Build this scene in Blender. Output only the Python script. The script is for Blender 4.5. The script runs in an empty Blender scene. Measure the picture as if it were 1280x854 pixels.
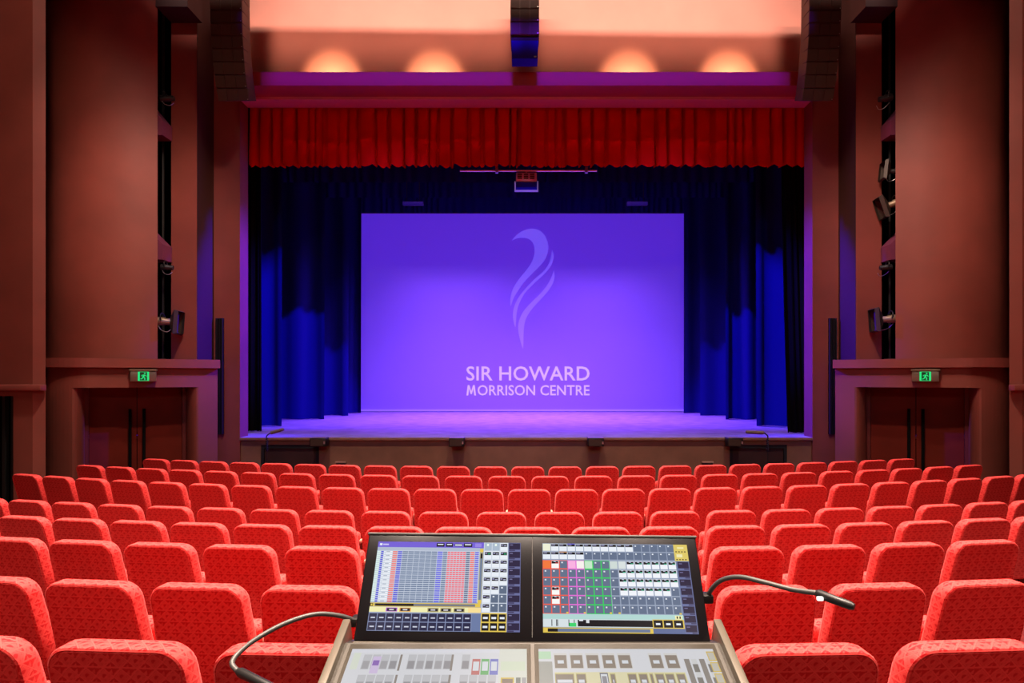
import bpy, bmesh, math, random
from mathutils import Vector, Matrix, Euler
random.seed(7)
S = bpy.context.scene
COL = S.collection
PI = math.pi
R = math.radians

# ------------------------------------------------------------------ camera, world, light, exposure
CAM = Vector((-0.075, 0.0, 2.12))
F = 800.0; VX = 653.0; VY = 472.0                       # focal length and principal point on the 1280 x 854 frame
cd = bpy.data.cameras.new('camera'); cam = bpy.data.objects.new('camera', cd); COL.objects.link(cam)
cd.sensor_fit = 'HORIZONTAL'; cd.sensor_width = 36.0; cd.lens = 36.0 * F / 1280
cd.shift_x = (640 - VX) / 1280; cd.shift_y = (VY - 427) / 1280
cd.clip_start = 0.05; cd.clip_end = 200
cam.location = CAM; cam.rotation_euler = (PI / 2, 0, 0)
S.camera = cam
S.view_settings.view_transform = 'Standard'; S.view_settings.look = 'None'
S.view_settings.gamma = 1.0; S.view_settings.exposure = 0.0; S.view_settings.use_curve_mapping = False
w = bpy.data.worlds.new('world'); S.world = w; w.use_nodes = True
w.node_tree.nodes['Background'].inputs[0].default_value = (0.02, 0.008, 0.008, 1)
w.node_tree.nodes['Background'].inputs[1].default_value = 0.3
S.cycles.max_bounces = 6; S.cycles.diffuse_bounces = 4; S.cycles.glossy_bounces = 2
S.cycles.sample_clamp_indirect = 4.0
S.cycles.use_denoising = True

def aim(o, target):
    o.rotation_euler = (Vector(target) - o.location).to_track_quat('-Z', 'Y').to_euler()
def area(name, loc, target, sx, sy, power, color=(1, 1, 1), spread=180, shape='RECTANGLE'):
    l = bpy.data.lights.new(name, 'AREA'); l.shape = shape; l.size = sx
    if shape in ('RECTANGLE', 'ELLIPSE'): l.size_y = sy
    l.energy = power; l.color = color; l.spread = R(spread)
    o = bpy.data.objects.new(name, l); COL.objects.link(o); o.location = loc; aim(o, target); return o
def spot(name, loc, target, power, color, angle, blend=0.4, radius=0.08):
    l = bpy.data.lights.new(name, 'SPOT'); l.energy = power; l.color = color
    l.spot_size = R(angle); l.spot_blend = blend; l.shadow_soft_size = radius
    o = bpy.data.objects.new(name, l); COL.objects.link(o); o.location = loc; aim(o, target); return o

WARM = (1.0, 0.80, 0.66)
BLUE = (0.035, 0.02, 1.0)
VIOLET = (0.27, 0.085, 1.0)
for hx in (-3.6, 0.0, 3.6):                              # house downlights in the auditorium ceiling
    for hy in (1.0, 4.4, 7.6):
        area('house_light', (hx, hy, 10.45), (hx, hy + 0.2, 0), 0.6, 0.6, 268, WARM, 74, 'DISK')
for hx in (-3.0, 3.0):                                   # warm fill added behind the desk to brighten the seat backs
    area('rear_fill_light', (hx, -5.6, 7.6), (hx * 0.9, 8.0, 0.6), 1.2, 0.5, 36, WARM, 80)
# linear wall washer above the proscenium, throwing on the top of the front wall
area('wall_washer_light', (0, 8.4, 10.35), (0, 12.6, 9.75), 11.0, 0.05, 285, (1.0, 0.93, 0.92), 80)
area('low_fill_light', (0, 8.6, 9.9), (0, 12.6, 8.75), 13.0, 0.06, 26, (1.0, 0.66, 0.56), 22)  # weaker fill added to brighten the wall lower down
# narrow violet fill strips, added to colour the cornice
for q in (-1, 1):
    area('cornice_fill_light', (q * 2.50, 9.0, 9.9), (q * 2.50, 12.1, 7.78), 4.8, 0.05, 10, (0.15, 0.014, 1.0), 10)
# four uplights in the trough behind the cornice
for ux in (-3.82, -1.80, 2.02, 3.99):
    spot('trough_uplight', (ux, 12.20, 7.87), (ux, 12.6, 7.91), 52, (1.0, 0.80, 0.54), 120, 0.32, 0.02)
for sx in (-1, 1):
    # ceiling spots on the round side towers and the panels beside them
    spot('tower_spot', (sx * 2.4, 6.6, 10.3), (sx * 6.75, 11.25, 4.2), 1900, (1.0, 0.73, 0.60), 36, 0.9, 0.15)
    spot('tower_spot', (sx * 1.6, 7.6, 10.3), (sx * 6.9, 11.95, 5.8), 1500, (1.0, 0.76, 0.64), 38, 0.9, 0.15)
    spot('pier_spot', (sx * 4.2, 5.2, 10.3), (sx * 8.3, 9.5, 6.6), 520, (1.0, 0.74, 0.58), 44, 0.9, 0.15)
    # blue front-of-house spots on the stage and its frame
    spot('front_stage_light', (sx * 2.0, 5.6, 10.2), (-sx * 5.75, 16.6, 2.3), 25000, BLUE, 21, 0.5, 0.12)
    spot('far_stage_light', (sx * 2.0, -3.0, 9.6), (sx * 2.6, 16.0, 2.4), 620, (0.14, 0.08, 1.0), 33, 0.35, 0.10)
    # blue side light behind the valance, crossing to the far edge of the opening
    spot('side_blue_light', (-sx * 3.0, 13.6, 7.0), (sx * 5.70, 12.72, 2.9), 22000, (0.045, 0.004, 1.0), 34, 0.8, 0.05).scale = (0.40, 1, 1)
    # overhead stage wash between the borders
    area('stage_wash_light', (sx * 2.4, 17.2, 7.75), (sx * 2.4, 17.6, 0.9), 3.6, 0.5, 480, VIOLET, 100)
    area('stage_wash_light', (sx * 2.4, 20.0, 7.85), (sx * 2.4, 19.9, 0.9), 3.6, 0.5, 330, VIOLET, 90)

# ------------------------------------------------------------------ helpers
def P(px, py, d):                                        # a point of the room, read at distance d from the camera
    return Vector(((px - VX) * d / F + CAM.x, d, CAM.z - (py - VY) * d / F))
def X(px, d): return (px - VX) * d / F + CAM.x
def Z(py, d): return CAM.z - (py - VY) * d / F

class MB:
    def __init__(s): s.v = []; s.f = []; s.sm = []
    def add(s, vs, fs, smooth=False, m=None):
        b = len(s.v)
        for p in vs:
            p = Vector(p); s.v.append(m @ p if m is not None else p)
        for q in fs: s.f.append([b + i for i in q]); s.sm.append(smooth)
        return s
    def box(s, a, b, m=None):
        x0, y0, z0 = a; x1, y1, z1 = b
        vs = [(x0,y0,z0),(x1,y0,z0),(x1,y1,z0),(x0,y1,z0),(x0,y0,z1),(x1,y0,z1),(x1,y1,z1),(x0,y1,z1)]
        return s.add(vs, [(0,3,2,1),(4,5,6,7),(0,1,5,4),(1,2,6,5),(2,3,7,6),(3,0,4,7)], False, m)
    def bevbox(s, a, b, r=0.01, m=None, seg=2):
        bm = bmesh.new(); bmesh.ops.create_cube(bm, size=1)
        for v in bm.verts:
            v.co = Vector([(a[i] + b[i]) / 2 + v.co[i] * (b[i] - a[i]) for i in range(3)])
        bmesh.ops.bevel(bm, geom=bm.edges[:], offset=r, segments=seg, affect='EDGES', profile=0.5)
        bm.verts.index_update()
        s.add([v.co.copy() for v in bm.verts], [[v.index for v in f.verts] for f in bm.faces], True, m); bm.free(); return s
    def prism(s, poly, z0, z1, m=None):                  # poly: (x, y) list, counter-clockwise
        n = len(poly)
        vs = [(x, y, z0) for x, y in poly] + [(x, y, z1) for x, y in poly]
        fs = [list(range(n))[::-1], list(range(n, 2 * n))] + [(i, (i+1) % n, n + (i+1) % n, n + i) for i in range(n)]
        return s.add(vs, fs, False, m)
    def tube(s, pts, r, n=8, cap=True):
        pts = [Vector(p) for p in pts]; rr = r if isinstance(r, (list, tuple)) else [r] * len(pts)
        vs = []; up = None
        for i, p in enumerate(pts):
            t = (pts[min(i+1, len(pts)-1)] - pts[max(i-1, 0)]).normalized()
            if up is None: up = t.orthogonal().normalized()
            up = (up - t * up.dot(t)).normalized(); sd = t.cross(up)
            for k in range(n):
                a = 2 * PI * k / n; vs.append(p + (up * math.cos(a) + sd * math.sin(a)) * rr[i])
        fs = []
        for i in range(len(pts) - 1):
            for k in range(n): fs.append((i*n+k, i*n+(k+1) % n, (i+1)*n+(k+1) % n, (i+1)*n+k))
        if cap: fs.append(list(range(n))[::-1]); fs.append(list(range((len(pts)-1)*n, len(pts)*n)))
        return s.add(vs, fs, True)
    def build(s, name, mat, parent=None, loc=None, rot=None):
        me = bpy.data.meshes.new(name); me.from_pydata([tuple(v) for v in s.v], [], s.f); me.update()
        me.polygons.foreach_set('use_smooth', s.sm)
        if any(s.sm):
            try: me.set_sharp_from_angle(angle=R(38))
            except Exception: pass
        o = bpy.data.objects.new(name, me); COL.objects.link(o)
        for m in (mat if isinstance(mat, (list, tuple)) else [mat]): me.materials.append(m)
        if parent is not None: o.parent = parent
        if loc is not None: o.location = loc
        if rot is not None: o.rotation_euler = rot
        return o
def tag(o, label=None, cat=None, group=None, kind=None):
    if label: o['label'] = label
    if cat: o['category'] = cat
    if group: o['group'] = group
    if kind: o['kind'] = kind
    return o
def thing(name, label, cat, loc=(0, 0, 0), rz=0, group=None):
    o = bpy.data.objects.new(name, None); COL.objects.link(o); o.empty_display_size = 0.1
    o.location = loc; o.rotation_euler = (0, 0, rz); return tag(o, label, cat, group)
def struct(name, mb, mat, parent=None):
    o = mb.build(name, mat, parent)
    if parent is None: o['kind'] = 'structure'
    return o
def spline(pts, n=6):
    pts = [Vector(p) for p in pts]; out = []
    for i in range(len(pts) - 1):
        p0 = pts[max(i-1, 0)]; p1 = pts[i]; p2 = pts[i+1]; p3 = pts[min(i+2, len(pts)-1)]
        for k in range(n):
            t = k / n
            out.append(0.5 * ((2*p1) + (p2-p0)*t + (2*p0-5*p1+4*p2-p3)*t*t + (3*p1-p0-3*p2+p3)*t**3))
    out.append(pts[-1]); return out

# ------------------------------------------------------------------ materials
class N:                                                 # tiny node-maths wrapper
    def __init__(s, nt, sock): s.nt = nt; s.k = sock
    def op(s, o, *a):
        n = s.nt.nodes.new('ShaderNodeMath'); n.operation = o; s.nt.links.new(s.k, n.inputs[0])
        for i, x in enumerate(a):
            if isinstance(x, N): s.nt.links.new(x.k, n.inputs[i+1])
            else: n.inputs[i+1].default_value = x
        return N(s.nt, n.outputs[0])
    def __add__(s, o): return s.op('ADD', o)
    def __sub__(s, o): return s.op('SUBTRACT', o)
    def __mul__(s, o): return s.op('MULTIPLY', o)
    def frac(s): return s.op('FRACT')
    def abs(s): return s.op('ABSOLUTE')
    def lt(s, o): return s.op('LESS_THAN', o)
    def gt(s, o): return s.op('GREATER_THAN', o)
    def max(s, o): return s.op('MAXIMUM', o)
    def min(s, o): return s.op('MINIMUM', o)
def mat(name, color, rough=0.6, metal=0.0, spec=0.5, noise=0.0, nscale=6.0, bump=0.0, bscale=40.0, sheen=0.0, emit=None, estr=1.0):
    m = bpy.data.materials.new(name); m.use_nodes = True; nt = m.node_tree; b = nt.nodes['Principled BSDF']
    b.inputs['Base Color'].default_value = (*color, 1); b.inputs['Roughness'].default_value = rough
    b.inputs['Metallic'].default_value = metal; b.inputs['Specular IOR Level'].default_value = spec
    if sheen: b.inputs['Sheen Weight'].default_value = sheen; b.inputs['Sheen Roughness'].default_value = 0.4
    if emit: b.inputs['Emission Color'].default_value = (*emit, 1); b.inputs['Emission Strength'].default_value = estr
    if noise or bump:
        tc = nt.nodes.new('ShaderNodeTexCoord')
    if noise:
        n = nt.nodes.new('ShaderNodeTexNoise'); n.inputs['Scale'].default_value = nscale; n.inputs['Detail'].default_value = 5
        nt.links.new(tc.outputs['Object'], n.inputs['Vector'])
        r = nt.nodes.new('ShaderNodeValToRGB'); r.color_ramp.elements[0].position = 0.3; r.color_ramp.elements[1].position = 0.7
        r.color_ramp.elements[0].color = (*[c * (1 - noise) for c in color], 1)
        r.color_ramp.elements[1].color = (*[min(1, c * (1 + noise)) for c in color], 1)
        nt.links.new(n.outputs['Fac'], r.inputs[0]); nt.links.new(r.outputs[0], b.inputs['Base Color'])
    if bump:
        n = nt.nodes.new('ShaderNodeTexNoise'); n.inputs['Scale'].default_value = bscale; n.inputs['Detail'].default_value = 4
        nt.links.new(tc.outputs['Object'], n.inputs['Vector'])
        bp = nt.nodes.new('ShaderNodeBump'); bp.inputs['Strength'].default_value = bump; bp.inputs['Distance'].default_value = 0.02
        nt.links.new(n.outputs['Fac'], bp.inputs['Height']); nt.links.new(bp.outputs[0], b.inputs['Normal'])
    return m
def glow(name, color, strength=1.0):
    m = bpy.data.materials.new(name); m.use_nodes = True; nt = m.node_tree; b = nt.nodes['Principled BSDF']
    b.inputs['Base Color'].default_value = (0.01, 0.01, 0.01, 1); b.inputs['Roughness'].default_value = 0.4
    b.inputs['Emission Color'].default_value = (*color, 1); b.inputs['Emission Strength'].default_value = strength
    return m

def fabric():
    m = bpy.data.materials.new('seat_fabric'); m.use_nodes = True; nt = m.node_tree; b = nt.nodes['Principled BSDF']
    tc = nt.nodes.new('ShaderNodeTexCoord'); sp = nt.nodes.new('ShaderNodeSeparateXYZ'); nt.links.new(tc.outputs['Object'], sp.inputs[0])
    x, y, z = (N(nt, sp.outputs[i]) for i in range(3))
    sn = nt.nodes.new('ShaderNodeSeparateXYZ'); nt.links.new(tc.outputs['Normal'], sn.inputs[0])
    side = N(nt, sn.outputs[0]).abs().gt(0.75); top = N(nt, sn.outputs[2]).gt(0.72)
    yr = y + z * 0.268                                   # follow the rake of the back
    u = x + (yr - x) * side; v = z + (yr - z) * top
    U = u * 52.0 + 0.5; V = v * 52.0
    fu = U.frac(); fv = V.frac()
    tri = (fu - fv).gt(0.12)                             # rows of small triangles
    c3u = (U * 0.3333).frac() - 0.5; c3v = (V * 0.3333).frac() - 0.5
    dia = c3u.abs() + c3v.abs()
    dring = (dia - 0.36).abs().lt(0.055)                 # diamond outlines
    dlat = (((U + V) * 0.3333).frac() - 0.5).abs().lt(0.06).max((((U - V) * 0.3333).frac() - 0.5).abs().lt(0.06))
    rad = (c3u * c3u + c3v * c3v).op('SQRT')
    rose = (rad - 0.2).abs().lt(0.06)
    hl = ((V * 0.3333).frac() - 0.08).abs().lt(0.045)
    chk = ((U * 0.16667).frac() - 0.5).gt(0.0) * 0.25 + 0.55
    pat = (tri * chk).max(dring * 0.75).max(dlat * 0.9).max(rose * 0.6).max(hl * 0.9)
    mx = nt.nodes.new('ShaderNodeMix'); mx.data_type = 'RGBA'
    mx.inputs[6].default_value = (0.56, 0.004, 0.007, 1); mx.inputs[7].default_value = (0.78, 0.066, 0.058, 1)
    nt.links.new(pat.k, mx.inputs[0]); nt.links.new(mx.outputs[2], b.inputs['Base Color'])
    b.inputs['Roughness'].default_value = 0.75; b.inputs['Specular IOR Level'].default_value = 0.25
    b.inputs['Sheen Weight'].default_value = 0.14; b.inputs['Sheen Roughness'].default_value = 0.5
    b.inputs['Sheen Tint'].default_value = (1.0, 0.55, 0.5, 1)
    bp = nt.nodes.new('ShaderNodeBump'); bp.inputs['Strength'].default_value = 0.25; bp.inputs['Distance'].default_value = 0.002
    nt.links.new(pat.k, bp.inputs['Height']); nt.links.new(bp.outputs[0], b.inputs['Normal'])
    return m

M = {}
M['fabric'] = fabric()
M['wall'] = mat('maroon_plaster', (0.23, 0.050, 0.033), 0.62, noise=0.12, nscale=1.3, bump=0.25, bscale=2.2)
M['wall_dark'] = mat('dark_maroon_paint', (0.03, 0.006, 0.008), 0.6, noise=0.15, nscale=2)
M['reveal'] = mat('black_brown', (0.035, 0.008, 0.0015), 0.6)  # dark colour of the thin sheet on the fin's inner face
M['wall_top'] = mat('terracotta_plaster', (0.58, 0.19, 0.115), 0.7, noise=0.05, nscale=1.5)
M['trim'] = mat('maroon_satin_paint', (0.25, 0.055, 0.042), 0.5, noise=0.06, nscale=3)
M['cornice'] = mat('red_satin_paint', (0.36, 0.03, 0.022), 0.6)
M['soffit'] = mat('rose_satin_paint', (0.62, 0.15, 0.20), 0.5)
M['pelmet'] = mat('red_velvet', (0.56, 0.004, 0.0005), 0.9, spec=0.0)
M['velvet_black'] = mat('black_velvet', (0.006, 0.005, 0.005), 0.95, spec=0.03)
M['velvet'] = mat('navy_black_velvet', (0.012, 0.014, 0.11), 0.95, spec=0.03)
M['black'] = mat('matt_black', (0.008, 0.008, 0.008), 0.7)
M['void'] = mat('black_paint', (0.004, 0.004, 0.004), 0.9, spec=0.1)
M['blackmetal'] = mat('black_powder_coat', (0.02, 0.018, 0.017), 0.4, 0.3)
M['speaker'] = mat('brown_black_grille', (0.055, 0.030, 0.019), 0.6, spec=0.3, noise=0.15, nscale=90)
M['speaker_box'] = mat('dark_brown_box', (0.07, 0.034, 0.022), 0.5, spec=0.4)
M['blue'] = mat('blue_lit_panel', (0.020, 0.012, 0.30), 0.9, spec=0.0, noise=0.05)  # blue light put into the base colour
M['navy'] = mat('dark_navy_housing', (0.02, 0.02, 0.10), 0.6)
M['silver'] = mat('silver_metal', (0.55, 0.52, 0.50), 0.35, 0.8)
M['brass'] = mat('bronze_housing', (0.26, 0.19, 0.12), 0.45, 0.5)
M['stage'] = mat('worn_stage_boards', (0.34, 0.30, 0.36), 0.55, noise=0.25, nscale=3.0, bump=0.1, bscale=14)
M['fascia'] = mat('brown_fascia_board', (0.23, 0.105, 0.058), 0.6, noise=0.15, nscale=2.5)
M['fascia_door'] = mat('dark_brown_hatch', (0.040, 0.012, 0.010), 0.6, noise=0.2, nscale=4)
M['lip'] = mat('worn_wood_edge', (0.30, 0.16, 0.11), 0.5, noise=0.2, nscale=5)
M['door'] = mat('red_stained_door', (0.14, 0.012, 0.005), 0.6, spec=0.2, noise=0.12, nscale=3)
M['carpet'] = mat('dark_red_carpet', (0.10, 0.012, 0.012), 0.95, spec=0.05, noise=0.2, nscale=30)
M['lamp'] = mat('grey_brown_tube', (0.22, 0.16, 0.13), 0.5)
M['arm'] = mat('pale_beech', (0.50, 0.28, 0.20), 0.45, noise=0.1, nscale=20)
M['frame'] = mat('dark_red_steel', (0.12, 0.012, 0.010), 0.5)
M['deck'] = mat('brown_grey_deck', (0.040, 0.034, 0.025), 0.42, 0.2, noise=0.08, nscale=12)
M['console'] = mat('champagne_metal', (0.12, 0.10, 0.075), 0.38, 0.3, noise=0.08, nscale=12)
M['console_dark'] = mat('charcoal_bezel', (0.006, 0.005, 0.006), 0.25, spec=0.35, noise=0.1, nscale=8)
M['hose'] = mat('grey_braided_hose', (0.085, 0.080, 0.075), 0.45, 0.3)
M['desk'] = mat('black_desk_laminate', (0.02, 0.018, 0.018), 0.5)
M['white'] = glow('lamp_white', (1, 0.95, 0.9), 1.5)
M['green'] = glow('exit_green', (0.0, 0.75, 0.20), 1.0)
M['greendark'] = mat('exit_dark_green', (0.0, 0.07, 0.025), 0.4)
M['steel'] = mat('olive_grey_housing', (0.20, 0.16, 0.12), 0.4, 0.4)

# ------------------------------------------------------------------ the room: floor and walls
SD = 12.6                                                # distance of the stage edge
STZ = Z(547, SD)                                         # stage floor level
ROW_D = [8.87, 7.88, 6.90, 5.91, 4.93, 3.94, 2.96, 1.97]
ROW_R = [19.5, 19.4, 18.8, 23.0, 23.0, 23.0, 22.0, 22.0]
ROW_TOP = [584.2, 596.2, 613.0, 642.0, 661.5, 688.5, 740.0, 819.0]
ROW_Z = [Z(t, d) - 0.88 for t, d in zip(ROW_TOP, ROW_D)]
def row_y(k, x): return ROW_D[k] + ROW_R[k] - math.sqrt(ROW_R[k]**2 - x * x)
fl = MB(); xs = [-10.2 + 20.4 * i / 40 for i in range(41)]; prof = []
for x in xs:
    c = [(-6.3, ROW_Z[7])]
    for k in range(7, 0, -1):
        yb = row_y(k - 1, x) - 0.28
        c += [(yb, ROW_Z[k]), (yb, ROW_Z[k-1])]
    c += [(22.9, ROW_Z[0])]; prof.append([(x, y, z) for y, z in c])
nP = len(prof[0]); vs = [p for c in prof for p in c]; fs = []
for i in range(40):
    for j in range(nP - 1): fs.append((i*nP+j, (i+1)*nP+j, (i+1)*nP+j+1, i*nP+j+1))
fl.add(vs, fs); struct('floor', fl, M['carpet'])
FZ = ROW_Z[0]
CZ = 10.6
struct('ceiling', MB().box((-10.3, -6.4, CZ), (10.3, 24, CZ + 0.15)), M['wall_dark'])
struct('wall_back', MB().box((-10.3, -6.5, -0.5), (10.3, -6.3, CZ)), M['wall'])
for sd, nm in ((-1, 'left'), (1, 'right')):
    a, b = sorted((sd * 10.2, sd * 10.35))
    struct('wall_' + nm, MB().box((a, -6.3, -0.5), (b, 24, CZ)), M['wall'])

# unseen lip added under the ceiling, cutting off the wall washer below
cv = MB().add([(-6.0, 8.0, 9.95), (6.0, 8.0, 9.95), (6.0, 9.4, 9.95), (-6.0, 9.4, 9.95), (-6.0, 8.0, 10.03), (6.0, 8.0, 9.99), (6.0, 9.4, 9.99), (-6.0, 9.4, 10.03)],
              [(0,3,2,1),(4,5,6,7),(0,1,5,4),(1,2,6,5),(2,3,7,6),(3,0,4,7)]).box((-6.0, 7.95, 9.95), (6.0, 8.0, CZ))
struct('washer_cutoff_lip', cv, M['wall_dark'])
# proscenium wall: sides, lintel, cornice, top wall
PXI = 5.635                                              # half width of the opening
ZL = Z(125, SD)                                          # underside of the lintel
front = MB()
front.box((-6.9, SD, FZ), (-PXI, SD + 0.37, CZ)); front.box((PXI, SD, FZ), (6.9, SD + 0.37, CZ))
struct('wall_front', front, M['wall'])
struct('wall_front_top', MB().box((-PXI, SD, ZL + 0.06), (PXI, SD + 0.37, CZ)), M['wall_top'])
struct('trim_1', MB().box((-PXI - 0.02, SD - 0.02, ZL), (PXI + 0.02, SD + 0.369, ZL + 0.059)), M['soffit'])
c0, c1 = Z(107, 12.1), Z(90, 12.1)
cor = MB().box((-5.60, 12.1, c0), (5.60, 12.18, c1)).box((-5.60, 12.18, c0), (5.60, SD - 0.001, c0 + 0.10))
struct('trim_2', cor, M['cornice'])

# side towers: door wall with recessed doors, ledge, drum, fin, slot, pier
A = Vector((5.79, 12.0)); B = Vector((7.97, 10.6)); E1 = (B - A).normalized(); LEN = (B - A).length
NRM = Vector((-E1.y, E1.x)); NRM = NRM if NRM.y < 0 else -NRM
def T(sd, s, t, z):                                      # along the door wall, out from it, up
    p = A + E1 * s + NRM * t
    return Vector((sd * p.x, p.y, z))
def prism_t(mb, sd, poly, z0, z1):
    pts = [T(sd, s, t, 0) for s, t in poly]; pts = [(p.x, p.y) for p in pts]
    ar = sum(pts[i][0]*pts[(i+1) % len(pts)][1] - pts[(i+1) % len(pts)][0]*pts[i][1] for i in range(len(pts)))
    mb.prism(pts if ar > 0 else pts[::-1], z0, z1); return mb
def solve_s(px, t=0.0):                                  # where a sight line meets the left door wall
    k = (VX - px) / F
    p0 = A + NRM * t
    return (k * p0.y - CAM.x - p0.x) / (E1.x - k * E1.y)
def plan(sc, r, back, off=0.0, a_end=85, n=16):          # straight along the wall, then rounding away at the outer end
    pts = [(-0.0, off - back)]
    for i in range(n + 1):
        a = R(a_end) * i / n; pts.append((sc + (r + off) * math.sin(a), -back - r + (r + off) * math.cos(a)))
    return pts
ledge_top = Z(450, 12.0); ledge_bot = Z(460.5, 12.0)
zl = Z(484.5, 11.35)                                     # lintel of the side doors
s0, s1 = solve_s(248), solve_s(90)
REC = 0.55
for sd, nm in ((-1, 'left'), (1, 'right')):
    wl = MB()
    cr = []                                              # curved reveals of the doorway
    for i in range(9):
        a = PI / 2 * i / 8; cr.append((0.17 * (1 - math.cos(a)), -0.17 + 0.17 * math.sin(a) - 0.0))
    # inner jamb (towards the stage)
    rv = [(s0 + 0.16 * math.sin(PI/2*i/8), -0.42 * (1 - math.cos(PI/2*i/8))) for i in range(9)]
    prism_t(wl, sd, [(0.0, 0.0)] + rv + [(s0 + 0.16, -REC), (0.0, -REC)], FZ, zl)
    rv = [(s1 - 0.16 * math.sin(PI/2*i/8), -0.42 * (1 - math.cos(PI/2*i/8))) for i in range(9)]
    tail = [p for p in plan(1.95, 0.75, 0.0) if p[0] > s1 + 0.02]; tj = plan(1.95, 0.75, 0.0); t1 = -0.75 + math.sqrt(0.75**2 - max(0, s1 - 1.95)**2)
    rv = [(a_, b_ + t1) for a_, b_ in rv]
    prism_t(wl, sd, tail[::-1] + rv + [(s1 - 0.16, -1.0), (tail[-1][0], -1.0)], FZ, zl)
    pl_ = plan(1.95, 0.75, 0.0); prism_t(wl, sd, pl_ + [(pl_[-1][0], -1.0), (0, -1.0)], zl, ledge_bot)
    struct('wall_%s_doorway' % nm, wl, M['wall'])
    lg = MB(); pl_ = plan(1.95, 0.75, 0.0, 0.10, 88); prism_t(lg, sd, [(-0.03, 0.10)] + pl_[1:] + [(pl_[-1][0], -1.3), (-0.03, -1.3)], ledge_bot, ledge_top)
    struct('trim_%d' % (3 if sd < 0 else 4), lg, M['trim'])
    # double doors
    dr = bpy.data.objects.new('door_1' if sd < 0 else 'door_2', None); COL.objects.link(dr); dr['kind'] = 'structure'
    mid = (s0 + s1) / 2; hw = (s1 - s0) / 2 - 0.16
    fr = MB()
    for q in (-1, 1):
        a, b = sorted((mid + q * hw, mid + q * (hw - 0.06)))
        prism_t(fr, sd, [(a, -REC + 0.03), (b, -REC + 0.03), (b, -REC - 0.06), (a, -REC - 0.06)], FZ, zl + 0.1)
    fr.build('door_frame', M['frame'], dr)
    for q in (-1, 1):
        a, b = sorted((mid + q * 0.006, mid + q * (hw - 0.065)))
        lf = prism_t(MB(), sd, [(a, -REC), (b, -REC), (b, -REC - 0.05), (a, -REC - 0.05)], FZ + 0.01, zl + 0.1).build('door_leaf', M['door'], dr)
        hs = mid + q * 0.11
        h = MB().tube([T(sd, hs, -REC + 0.06, FZ + 0.35), T(sd, hs, -REC + 0.06, FZ + 1.55)], 0.026, 10)
        for hz in (0.5, 1.4): h.tube([T(sd, hs, -REC - 0.005, FZ + hz), T(sd, hs, -REC + 0.06, FZ + hz)], 0.012, 6)
        h.build('door_handle', M['void'], lf)
    # round drum above the ledge
    ds0 = solve_s(197, -0.08); arc = plan(1.30, 1.45, 0.08, 0.0, 84, 30)[1:]; arc = [(ds0, -0.08)] + arc; ds1 = arc[-1][0]
    dm = MB(); b0 = len(arc)
    pts = arc + [(ds1, -1.5), (ds0 + 0.45, -1.5), (ds0 + 0.02, -0.30)]
    prism_t(dm, sd, pts, ledge_top, CZ)
    o = struct('wall_%s_drum' % nm, dm, M['wall'])
    for p in o.data.polygons:
        if len(p.vertices) == 4: p.use_smooth = True
    o.data.set_sharp_from_angle(angle=R(30))
    # flat fin between slot and proscenium
    fx0, fx1 = sorted((sd * 6.633, sd * 6.155))
    struct('wall_%s_fin' % nm, MB().box((fx0, 11.95, ledge_top), (fx1, SD + 0.01, CZ)), M['wall'])
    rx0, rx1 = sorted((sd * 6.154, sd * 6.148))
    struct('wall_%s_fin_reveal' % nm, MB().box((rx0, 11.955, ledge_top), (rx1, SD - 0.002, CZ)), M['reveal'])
    sx0, sx1 = sorted((sd * 6.62, sd * 9.5))
    struct('wall_%s_slot_back' % nm, MB().box((sx0, 13.2, FZ), (sx1, 13.3, CZ)), M['void'])
    a, b = sorted((sd * 6.64, sd * 6.66))
    struct('wall_%s_slot_side' % nm, MB().box((a, 11.99, ledge_top), (b, 13.2, CZ)), M['void'])
    # dark bulkhead over slot and fin
    a, b = sorted((sd * 6.05, sd * 6.62))
    struct('wall_%s_bulkhead' % nm, MB().box((a, 11.42, Z(27, 11.9)), (b, 11.949, CZ)), M['wall_dark'])
    # outer pier with lower ledge and vent opening
    pe = abs(X(57, 9.5)); vx = abs(X(22, 9.5)); vz = Z(495, 9.5)
    a, b = sorted((sd * vx, sd * 9.9)); c, d = sorted((sd * pe, sd * vx))
    pr = MB(); pe2 = sorted((sd * (pe + 0.11), sd * 10.2))
    poly = [(pe, 9.5), (pe + 0.13, 9.42), (10.2, 9.42), (10.2, 11.0), (pe + 1.15, 11.0)]
    poly = [(sd * x, y) for x, y in poly]; poly = poly if sd > 0 else poly[::-1]
    pr.prism(poly, vz, CZ)
    poly2 = [(pe, 9.5), (pe + 0.13, 9.42), (vx, 9.42), (vx, 9.92), (pe + 0.33, 9.92)]
    poly2 = [(sd * x, y) for x, y in poly2]; poly2 = poly2 if sd > 0 else poly2[::-1]
    pr.prism(poly2, FZ, vz)
    struct('wall_%s_pier' % nm, pr, M['wall'])
    lz1, lz0 = Z(480.8, 9.45), Z(488.5, 9.45)
    a2, b2 = sorted((sd * (pe - 0.04), sd * 10.2))
    struct('trim_%d' % (5 if sd < 0 else 6), MB().bevbox((a2, 9.34, lz0), (b2, 9.47, lz1), 0.012), M['trim'])
    vn = thing('vent_opening', '%s barred black opening in the outer pier at the %s end of the seating' % ('tall dark', nm), 'vent', (0, 0, 0))
    g0, g1 = sorted((sd * (vx + 0.005), sd * 8.9))
    MB().box((g0, 9.86, FZ + 0.005), (g1, 9.9, vz - 0.005)).build('backing', M['void'], vn)
    for i in range(9):
        x = sd * (vx + 0.05 + i * 0.13)
        MB().box((x - 0.02, 9.46, FZ + 0.005), (x + 0.02, 9.54, vz - 0.005)).build('bar', M['blackmetal'], vn)
    # tall slot grille on the proscenium wall
    gv = thing('wall_grille', 'tall narrow black slatted grille on the wall at the %s side of the stage' % nm, 'grille')
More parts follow.
